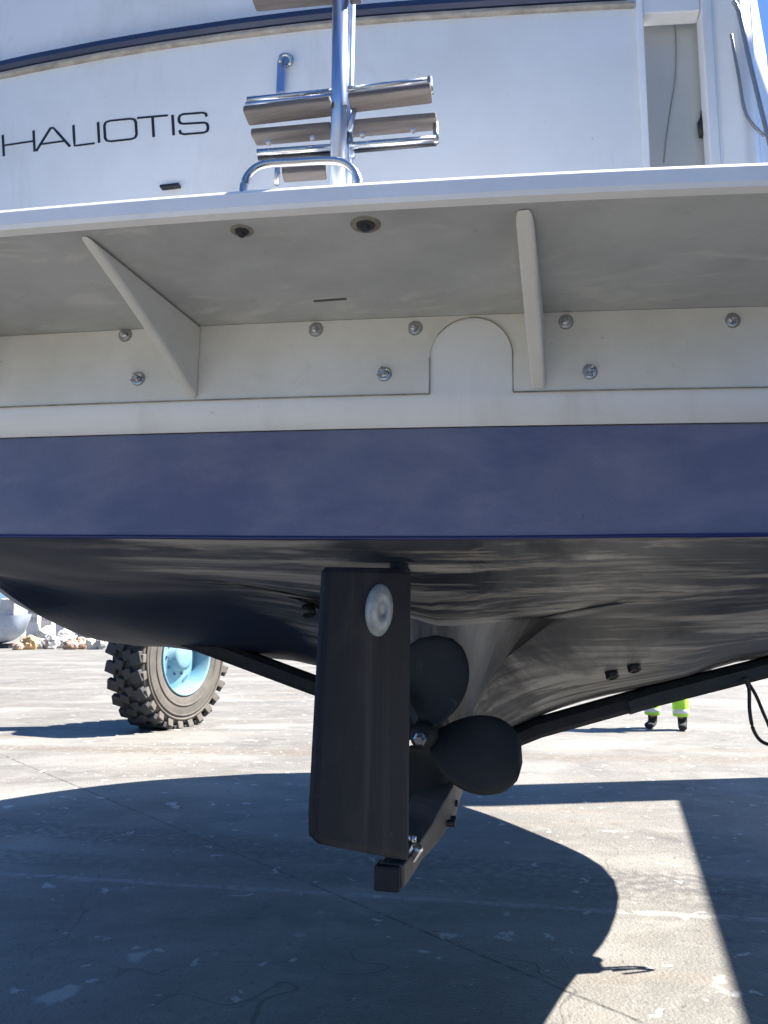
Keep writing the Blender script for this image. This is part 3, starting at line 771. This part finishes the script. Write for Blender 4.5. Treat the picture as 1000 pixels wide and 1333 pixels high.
# propeller
hubc = L(550, 956, 1.98); hubc.x = -.005
HUB = Vector((-.020, .43, hubc.z))
prop = empty('propeller'); prop.parent = boat
bm = bmesh.new(); lathe(bm, [(0, -.06), (.018, -.058), (.030, -.045), (.036, -.01), (.036, .05), (.028, .06), (.0, .06)], 24, frame(HUB, (0, 1, 0)))
link('hub', bm, PROP, prop, smooth=True)
bm = bmesh.new(); lathe(bm, [(0, -.105), (.010, -.105), (.012, -.085), (.017, -.082), (.017, -.06), (0, -.06)], 6, frame(HUB, (0, 1, 0))); link('shaft_nut', bm, STEEL, prop)
bm = bmesh.new(); tube(bm, [HUB+Vector((0, .05, 0)), HUB+Vector((0, .3, .0))], .018, 14); link('shaft', bm, STEEL, prop, smooth=True)
bm = bmesh.new(); lathe(bm, [(.0, 0), (.040, 0), (.046, .03), (.05, .12), (0, .12)], 20, frame((HUB.x, .52, HUB.z), (0, 1, 0))); link('stern_bearing', bm, KEEL, prop, smooth=True)
RP = .255
def blade(ang):
    bm = bmesh.new(); nr, nc = 14, 12; grid = []
    er, et = Vector((math.cos(ang), 0, math.sin(ang))), Vector((-math.sin(ang), 0, math.cos(ang)))
    for i in range(nr+1):
        t = i/nr; r = .028 + (RP-.028)*t
        wdt = .030*(1-t)**2 + .255*math.sqrt(max(0, math.sin(math.pi*min(1, (t*.93+.045))**.95)))*(.55+.45*t) * (1 if t < .97 else .7)
        wdt = max(wdt, .012); pitch = math.atan2(.30, 2*math.pi*r)*1.0
        row = []
        for j in range(nc+1):
            s = j/nc-.5; c = wdt*s
            c -= wdt*(-.13)*t; tt = c*math.cos(pitch)*(.92 if s > 0 else 1.0); ff = c*math.sin(pitch)
            p = HUB + er*r*math.cos(tt/max(r, .06)*.35) + et*tt + Vector((0, ff + .02*(2*s)**2*t, 0)) + et*(-.01*t)
            row.append(p)
        grid.append(row)
    F = [[bm.verts.new(p+Vector((0, -.0035, 0))) for p in r] for r in grid]; B = [[bm.verts.new(p+Vector((0, .0035, 0))) for p in r] for r in grid]
    for i in range(nr):
        for j in range(nc):
            bm.faces.new((F[i][j], F[i][j+1], F[i+1][j+1], F[i+1][j])); bm.faces.new((B[i][j], B[i+1][j], B[i+1][j+1], B[i][j+1]))
        bm.faces.new((F[i][0], F[i+1][0], B[i+1][0], B[i][0])); bm.faces.new((F[i][nc], B[i][nc], B[i+1][nc], F[i+1][nc]))
    for j in range(nc):
        bm.faces.new((F[0][j], B[0][j], B[0][j+1], F[0][j+1])); bm.faces.new((F[nr][j], F[nr][j+1], B[nr][j+1], B[nr][j]))
    return link('blade', bm, PROP, prop, smooth=True)
for a in (80, -18, 166, 256): blade(R(a))
# through-hulls / dark plugs on the bottom
def onhull(px, py, lo=2.0, hi=3.6):
    # march until above hull bottom
    best = None
    for k in range(400):
        Y = 1.5+k*.006; p = L(px, py, Y); u = p.y
        if u < 0 or u > 4.7: continue
        h = half(u); ax = abs(p.x)
        for a, b in zip(h, h[1:]):
            if a.x <= ax <= b.x and b.x > a.x:
                zz_ = a.y+(b.y-a.y)*(ax-a.x)/(b.x-a.x)
                if p.z >= zz_-.001: return p
                break
    return None
for q in ((797, 879), (826, 870), (402, 797)):
    p = onhull(*q)
    if p:
        bm = bmesh.new(); lathe(bm, [(0, -.02), (.020, -.02), (.022, .008), (.014, .012), (.012, .004), (0, .004)], 18, frame(p, (.25, -.35, -1))); link('through_hull', bm, BLACK, boat, smooth=True)

# ------------------------------------------------------------------ slings
def sling(name, pts, w, t, m, label, cat='sling', group=None):
    bm = bmesh.new(); rows = []
    c = .35
    prof = [(-w/2, -t*.25), (-w/2+t*.3, -t/2), (w/2-t*.3, -t/2), (w/2, -t*.25), (w/2, t*.25), (w/2-t*.3, t/2), (-w/2+t*.3, t/2), (-w/2, t*.25)]
    sweep(bm, pts, prof, up=(0, 1, 0) if False else (0, 0, 1))
    o = link(name, bm, m, None, smooth=False); tag(o, label, cat, group); return o
yk = 2.93
Pk = at(633, 975, yk)
PR = [at(700, 947, 2.90), at(850, 905, 2.86), at(1000, 868, 2.80), at(1014, 865, 2.78)]
PL = [at(520, 930, 2.98), at(405, 890, 3.0), at(260, 836, 3.05), at(120, 783, 3.1)]
path = [Vector((-4.2, 3.3, 3.0)), PL[3]+Vector((-.12, .0, .10)), PL[3], PL[2], PL[1], PL[0], Pk, PR[0], PR[1], PR[2], PR[3], Vector((1.515, 2.79, 1.2)), Vector((1.56, 2.8, 1.5)), Vector((1.64, 2.8, 2.2)), Vector((3.3, 2.9, 5.0))]
path = [Vector((p.x, p.y, p.z)) for p in path]
sling('lifting_sling', path, .12, .068, SLING, 'black webbing sling passing under the keel behind the propeller')
sl2 = sling('sling_sleeve', [PR[0].lerp(PR[1], .75)+Vector((0, -.004, -.004)), PR[1]+Vector((0, 0, -.004)), PR[2], PR[3]], .13, .066, SLEV, 'thick black rubber sleeve round the sling right of the propeller', 'sleeve')

# hose loop hanging from the sleeve
bm = bmesh.new()
hp = [at(x, y, 2.72) for x, y in ((968, 882), (975, 897), (976, 925), (981, 950), (993, 966), (1012, 968), (1040, 950), (1060, 900), (1070, 850))]
tube(bm, crom(hp, 6), .0065, 10)
hp = [at(x, y, 2.74) for x, y in ((970, 882), (984, 905), (997, 935), (1010, 955), (1040, 930), (1055, 850))]
tube(bm, crom(hp, 6), .006, 10)
tag(link('rope_loop', bm, BLACK, None, smooth=True), 'thin black rope hanging in a loop under the sling at the right edge', 'rope')

# ------------------------------------------------------------------ boat hoist (wheel at the left, frame out of view that throws the shadows)
hoist = empty('boat_hoist', (0, 0, 0)); tag(hoist, 'mobile boat hoist with blue rim and knobbly tyre, standing behind the boat at the left', 'boat hoist')
TR = .765
def make_wheel(center, yaw, steer):
    wh = empty('wheel', center, (0, 0, yaw)); wh.parent = hoist; wh.scale = (1.07,)*3      # axle along local X; visible sidewall faces +X
    W = .42
    Mx = Matrix.Rotation(R(90), 4, 'Y')
    bm = bmesh.new()
    prof = [(.40, -W/2+.03), (.44, -W/2), (.60, -W/2-.01), (.70, -W/2+.015), (TR-.03, -W/2+.05), (TR-.028, 0), (TR-.03, W/2-.05), (.70, W/2-.015), (.60, W/2+.01), (.44, W/2), (.40, W/2-.03), (.40, -W/2+.03)]
    lathe(bm, prof, 72, Mx)
    # concentric sidewall rings
    for r_, h_ in ((.66, .004), (.52, .006), (.62, .002)):
        lathe(bm, [(r_-.012, W/2+.004), (r_-.004, W/2+.010+h_), (r_+.006, W/2+.010+h_), (r_+.014, W/2+.004)], 72, Mx)
    ty = link('tyre', bm, [RUBR, TDUST], wh, smooth=True)
    for p in ty.data.polygons:
        c = p.center; r = math.hypot(c.y, c.z)
        p.material_index = 1 if (c.x > W/2-.03 and r < .735) else 0
    bm = bmesh.new(); nl = 26
    for k in range(nl):
        for s, off in ((-1, 0), (1, .5)):
            a = 2*math.pi*(k+off)/nl
            for q, (xc_, wx, da, ln) in enumerate(((.155, .13, 0, .125), (.05, .10, .045, .105))):
                aa = a + da
                rad = TR-.012
                M = Matrix.Rotation(-aa, 3, 'X') @ Matrix.Rotation(R(18)*s, 3, 'Z')
                c = Matrix.Rotation(-aa, 3, 'X') @ Vector((s*xc_, 0, rad))
                box(bm, c, (wx, ln*.95, .055), M)
            # shoulder lug reaching down the sidewall
            c = Matrix.Rotation(-a, 3, 'X') @ Vector((s*(W/2-.012), 0, TR-.055))
            box(bm, c, (.05, .085, .11), Matrix.Rotation(-a, 3, 'X') @ Matrix.Rotation(R(20)*s, 3, 'Y'), 1 if s > 0 else 0)
    link('tread', bm, [RUBR, TDUST], wh, bevel=.008, seg=2)
    bm = bmesh.new()
    lathe(bm, [(.415, W/2-.04), (.422, W/2+.005), (.41, W/2+.012), (.395, W/2-.01), (.38, W/2-.04), (.36, W/2-.09), (.35, W/2-.17), (.35, -W/2+.03)], 48, Mx)
    link('rim', bm, RIMB, wh, smooth=True)
    bm = bmesh.new()
    lathe(bm, [(.351, W/2-.165), (.30, W/2-.15), (.24, W/2-.125), (.16, W/2-.12), (.15, W/2-.05), (.11, W/2-.03), (0, W/2-.025)], 40, Mx)
    dk = link('wheel_disc', bm, RIMB, wh, smooth=True)
    for k in range(10):
        a = 2*math.pi*k/10
        bm = bmesh.new(); lathe(bm, [(0, 0), (.013, 0), (.013, .03), (0, .034)], 6, Matrix.Translation((W/2-.135, .20*math.cos(a), .20*math.sin(a))) @ Mx); link('wheel_nut', bm, RIMD, wh)
    for k in range(5):
        a = 2*math.pi*k/5+.3
        c = Vector((W/2-.150, .295*math.cos(a), .295*math.sin(a)))
        M = Matrix.Translation(c) @ Matrix.Rotation(a, 4, 'X') @ Matrix.Diagonal((1, .5, 1.5, 1)) @ Mx
        bm = bmesh.new(); lathe(bm, [(0, 0), (.038, 0), (.036, .008), (0, .009)], 16, M); link('wheel_hole', bm, RIMD, wh)
    return wh
FH = Vector((math.sin(R(18)), math.cos(R(18)), 0))
wc = at_z(219, 946, 0); WL = Vector((wc.x, wc.y+.02, TR*1.07-.015))
make_wheel(WL, R(-22), 0)
LR = Vector((4.35, 5.75, 0))     # far right leg stands out of view
make_wheel(LR+Vector((0, 0, TR*1.07-.01)), R(-18), 0)
def beam(name, a, b, w_, h_, m=HOIST):
    bm = bmesh.new(); a, b = Vector(a), Vector(b)
    sweep(bm, [a, b], [(-w_/2, -h_/2), (w_/2, -h_/2), (w_/2, h_/2), (-w_/2, h_/2)]); return link(name, bm, m, hoist, bevel=.02)
lf = Vector((WL.x-.05, WL.y+.02, 0)); beam('leg', lf+Vector((0, 0, 1.62)), lf+Vector((0, 0, 5.0)), .34, .34)
beam('leg', LR+Vector((0, 0, 1.55)), LR+Vector((0, 0, 5.0)), .56, .56)
GA = Vector((4.98, 5.45, 2.95)); GB = GA - FH*9.5
beam('side_girder', GA, GB, .75, .9)
lg = lf+Vector((-.1, 0, 3.0)); beam('side_girder', lg, lg-FH*12.0, .4, .7)
beam('leg', GB+Vector((0, 0, -2.9)), GB+Vector((0, 0, 2.1)), .5, .5); e2 = lg-FH*12.0; beam('leg', e2+Vector((0, 0, -2.9)), e2+Vector((0, 0, 2.1)), .4, .4)
beam('upper_girder', LR+Vector((-.1, 0, 5.1)), (3.1, 1.6, 5.1), .26, .3)
hb = bmesh.new(); hc = GB.lerp(GA, .30); box(hb, (hc.x+.75, hc.y, 2.2), (2.3, 5.4, 2.3), Matrix.Rotation(-R(18), 3, 'Z')); link('unseen_shade_box', hb, HOIST, hoist, bevel=.06)  # unseen box added to shade ground behind camera and cut bounce on transom
beam('cross_beam', GB+Vector((0, 0, 2.2)), e2+Vector((0, 0, 2.2)), .6, .6)

# ------------------------------------------------------------------ person behind the boat
def skinned(name, nodes, edges, m, parent, sub=2):
    me = bpy.data.meshes.new(name); me.from_pydata([n[0] for n in nodes], edges, [])
    o = bpy.data.objects.new(name, me); C.objects.link(o)
    md = o.modifiers.new('s', 'SKIN'); me.skin_vertices[0].data[0].use_root = True
    for i, n in enumerate(nodes): me.skin_vertices[0].data[i].radius = (n[1], n[2] if len(n) > 2 else n[1])
    sb = o.modifiers.new('u', 'SUBSURF'); sb.levels = sb.render_levels = sub
    dg = bpy.context.evaluated_depsgraph_get(); m2 = bpy.data.meshes.new_from_object(o.evaluated_get(dg))
    o.modifiers.clear(); o.data = m2; m2.materials.clear(); m2.materials.append(m)
    for p in m2.polygons: p.use_smooth = True
    if parent: o.parent = parent
    return o
pf = at_z(869, 949, 0)
per = empty('person', pf, (0, 0, R(-30))); tag(per, 'person in dark work trousers with yellow-green reflective hems standing behind the boat', 'person')
# facing -Y locally (towards the camera), turned to the left
nodes = [((0, 0, .95), .13, .10), ((0, .0, 1.12), .125, .10), ((0, .01, 1.32), .15, .11), ((0, .0, 1.45), .08, .07), ((0, -.01, 1.53), .055, .055), ((0, -.02, 1.62), .075, .09), ((0, -.02, 1.72), .07, .085),
         ((.10, 0, .88), .09, .09), ((.13, -.02, .50), .06, .065), ((.16, .02, .10), .042, .045),
         ((-.10, 0, .88), .09, .09), ((-.13, -.02, .50), .06, .065), ((-.16, .02, .10), .042, .045),
         ((.19, 0, 1.42), .06, .06), ((.24, .02, 1.16), .045, .045), ((.22, -.10, .94), .032, .032), ((.21, -.15, .86), .03, .02),
         ((-.19, 0, 1.42), .06, .06), ((-.24, .02, 1.16), .045, .045), ((-.22, -.10, .94), .032, .032), ((-.21, -.15, .86), .03, .02)]
edges = [(0,1),(1,2),(2,3),(3,4),(4,5),(5,6),(0,7),(7,8),(8,9),(0,10),(10,11),(11,12),(2,13),(13,14),(14,15),(15,16),(2,17),(17,18),(18,19),(19,20)]
skinned('body', nodes, edges, SKIN, per)
skinned('trousers', [((0,0,.98),.145,.115),((.10,0,.86),.105,.105),((.135,-.02,.50),.082,.085),((.155,.01,.30),.078,.082),((.16,.02,.13),.075,.082),
                     ((-.10,0,.86),.105,.105),((-.135,-.02,.50),.082,.085),((-.155,.01,.30),.078,.082),((-.16,.02,.13),.075,.082)],
        [(0,1),(1,2),(2,3),(3,4),(0,5),(5,6),(6,7),(7,8)], WORK, per)
for s in (1, -1):
    bm = bmesh.new(); wob = [(.090, .445), (.094, .43), (.092, .36), (.097, .30), (.095, .22), (.097, .165), (.088, .15)]
    lathe(bm, wob, 20, Matrix.Translation((s*.153, .004, 0)) @ Matrix.Diagonal((.92, 1, 1, 1))); link('trouser_hem', bm, HIVIS, per, smooth=True)
    bm = bmesh.new(); lathe(bm, [(.094, .18), (.099, .185), (.099, .225), (.094, .23)], 20, Matrix.Translation((s*.153, .004, 0)) @ Matrix.Diagonal((.92, 1, 1, 1))); link('reflective_strip', bm, REFL, per, smooth=True)
    tx_ = s*.16 
    skinned('boot', [((tx_, .02, .27), .060, .064), ((tx_, .04, .06), .055, .06), ((tx_+s*.01, -.06, .045), .05, .043), ((tx_+s*.03, -.15, .038), .048, .036)], [(0,1),(1,2),(2,3)], BOOTM, per)
skinned('jacket', [((0,0,.92),.16,.125),((0,0,1.12),.155,.125),((0,.01,1.34),.17,.13),((0,0,1.46),.09,.08),((.2,0,1.42),.078,.078),((.25,.02,1.16),.06,.06),((.23,-.09,.97),.045,.045),
                   ((-.2,0,1.42),.078,.078),((-.25,.02,1.16),.06,.06),((-.23,-.09,.97),.045,.045)], [(0,1),(1,2),(2,3),(2,4),(4,5),(5,6),(2,7),(7,8),(8,9)], HIVIS, per)
skinned('hair', [((0,.02,1.64),.07,.06),((0,0,1.74),.078,.09)], [(0,1)], HAIR, per)

# ------------------------------------------------------------------ far shore: rubble, laid-up hull, pale houses
rnd = random.Random(4)
rl = ['pale broken rock', 'ochre sandstone block', 'grey rubble stone', 'reddish rubble stone']
specs = []
def rock(px, py, wpx, hpx, Y, mi, label):
    p = at_z(px, py, 0); p = Vector((p.x*(Y/p.y), Y, 0)); sx = wpx*Y/FPX/2; sz = hpx*Y/FPX/2
    bm = bmesh.new(); bmesh.ops.create_icosphere(bm, subdivisions=3, radius=1)
    sd = Vector((px*.37, py, wpx))
    for v in bm.verts:
        n = v.co.normalized(); k = 1+.35*noise.noise(n*1.3+sd)+.18*noise.noise(n*3.1+sd)
        q = Vector([round(c*2.6)/2.6 for c in n]); v.co = (n*.6+q*.4)*k
        v.co = Vector((v.co.x*sx, v.co.y*sx*.9, v.co.z*sz))
    o = link('boulder', bm, ROCKS[mi], None); o.location = (p.x, p.y, sz*.75); o.rotation_euler.z = rnd.random()*.3
    tag(o, label, 'boulder', 'rocks of the rubble bank')
B = [(38, 22, 20, 44, 1, 'ochre block at the foot of the rubble bank, next to the grey hull'), (52, 20, 16, 46, 0, 'pale rock between the ochre block and the rusty stone'),
     (66, 20, 20, 45, 2, 'squat grey rock in the middle of the rubble bank'), (80, 18, 17, 47, 0, 'whitish rock behind the front row of rubble'),
     (92, 20, 15, 44, 3, 'reddish stone low in the front row of rubble'), (106, 18, 18, 45, 3, 'rusty brown stone leaning on pale rocks'), (120, 16, 17, 44, 0, 'pale rock left of the dark stone by the tyre'),
     (132, 15, 20, 44, 2, 'dark grey stone right beside the big tyre'), (60, 26, 30, 52, 0, 'broad pale slab at the back of the rubble bank'), (88, 28, 27, 53, 0, 'large cream rock at the top of the rubble bank'),
     (112, 26, 26, 52, 2, 'grey rock at the back right of the rubble bank'), (24, 14, 10, 43, 3, 'small brown stone against the grey hull'), (146, 24, 24, 50, 0, 'pale rock half hidden behind the tyre')]
for px, wpx, hpx, Y, mi, lb in B: rock(px, 843, wpx, hpx, Y, mi, lb)
# laid-up hull
bh = empty('laid_up_boat', (0, 0, 0)); tag(bh, 'old silver-grey boat hull lying ashore at the far left', 'boat')
bm = bmesh.new(); rows = []
base = at_z(5, 842, 0); base = base*(47/base.y)
for i in range(13):
    t = i/12; x = -3.2+6.0*t; e = math.sqrt(max(.0, 1-(2*t-1)**4))+.02; row = []
    for j in range(9):
        a = math.pi*(j/8)
        row.append(bm.verts.new((base.x-1.2+x, base.y-math.cos(a)*.9*e, 1.9-(1.65*math.sin(a))*e + .6*(t-.4)**2)))
    rows.append(row)
for p, q in zip(rows, rows[1:]):
    for j in range(8): bm.faces.new((p[j], p[j+1], q[j+1], q[j]))
link('hull', bm, BOATG, bh, smooth=True)
bm = bmesh.new(); box(bm, (base.x+.25, base.y, 2.45), (1.0, .9, 1.3)); link('wheelhouse', bm, ROCKS[0], bh, bevel=.1)
bm = bmesh.new(); box(bm, (base.x-1.2, base.y, .15), (3.4, .8, .3)); link('keel_block', bm, BLACK, bh)
def house(px, Y, wpx, hpx, label, roofc):
    p = at_z(px, 843, 0); p = p*(Y/p.y); p.z = 0; w_ = wpx*Y/FPX; h_ = (hpx)*Y/FPX+.0
    hs = empty('house', p); tag(hs, label, 'house', 'pale houses on the far shore')
    bm = bmesh.new(); box(bm, (0, 0, h_/2), (w_, w_*.8, h_)); link('wall', bm, WALLP, hs)
    bm = bmesh.new(); vf(bm, [(-w_*.55, -w_*.45, h_), (w_*.55, -w_*.45, h_), (w_*.55, w_*.45, h_), (-w_*.55, w_*.45, h_), (-w_*.5, 0, h_*1.25), (w_*.5, 0, h_*1.25)], [(0,1,5,4),(2,3,4,5),(0,4,3),(1,2,5),(0,3,2,1)]); link('roof', bm, roofc, hs)
    for i in range(3):
        for j in range(2):
            bm = bmesh.new(); box(bm, ((i-1)*w_*.3, -w_*.4-.02, h_*(.52+.28*j)), (w_*.13, .06, h_*.15)); link('window', bm, WIND, hs)
house(42, 150, 13, 40, 'tall pale house directly behind the ochre block', ROOFP); house(60, 165, 15, 43, 'wide pale house with dark windows in the middle of the far row', ROOFP)
house(78, 150, 11, 38, 'cream house above the largest cream rock', ROOFP); house(100, 170, 15, 36, 'low pale house behind the right end of the rubble', ROOFP)
house(126, 160, 24, 33, 'long low building just left of the big tyre', ROOFP); house(18, 160, 20, 40, 'pale house partly behind the old silver hull', ROOFP)
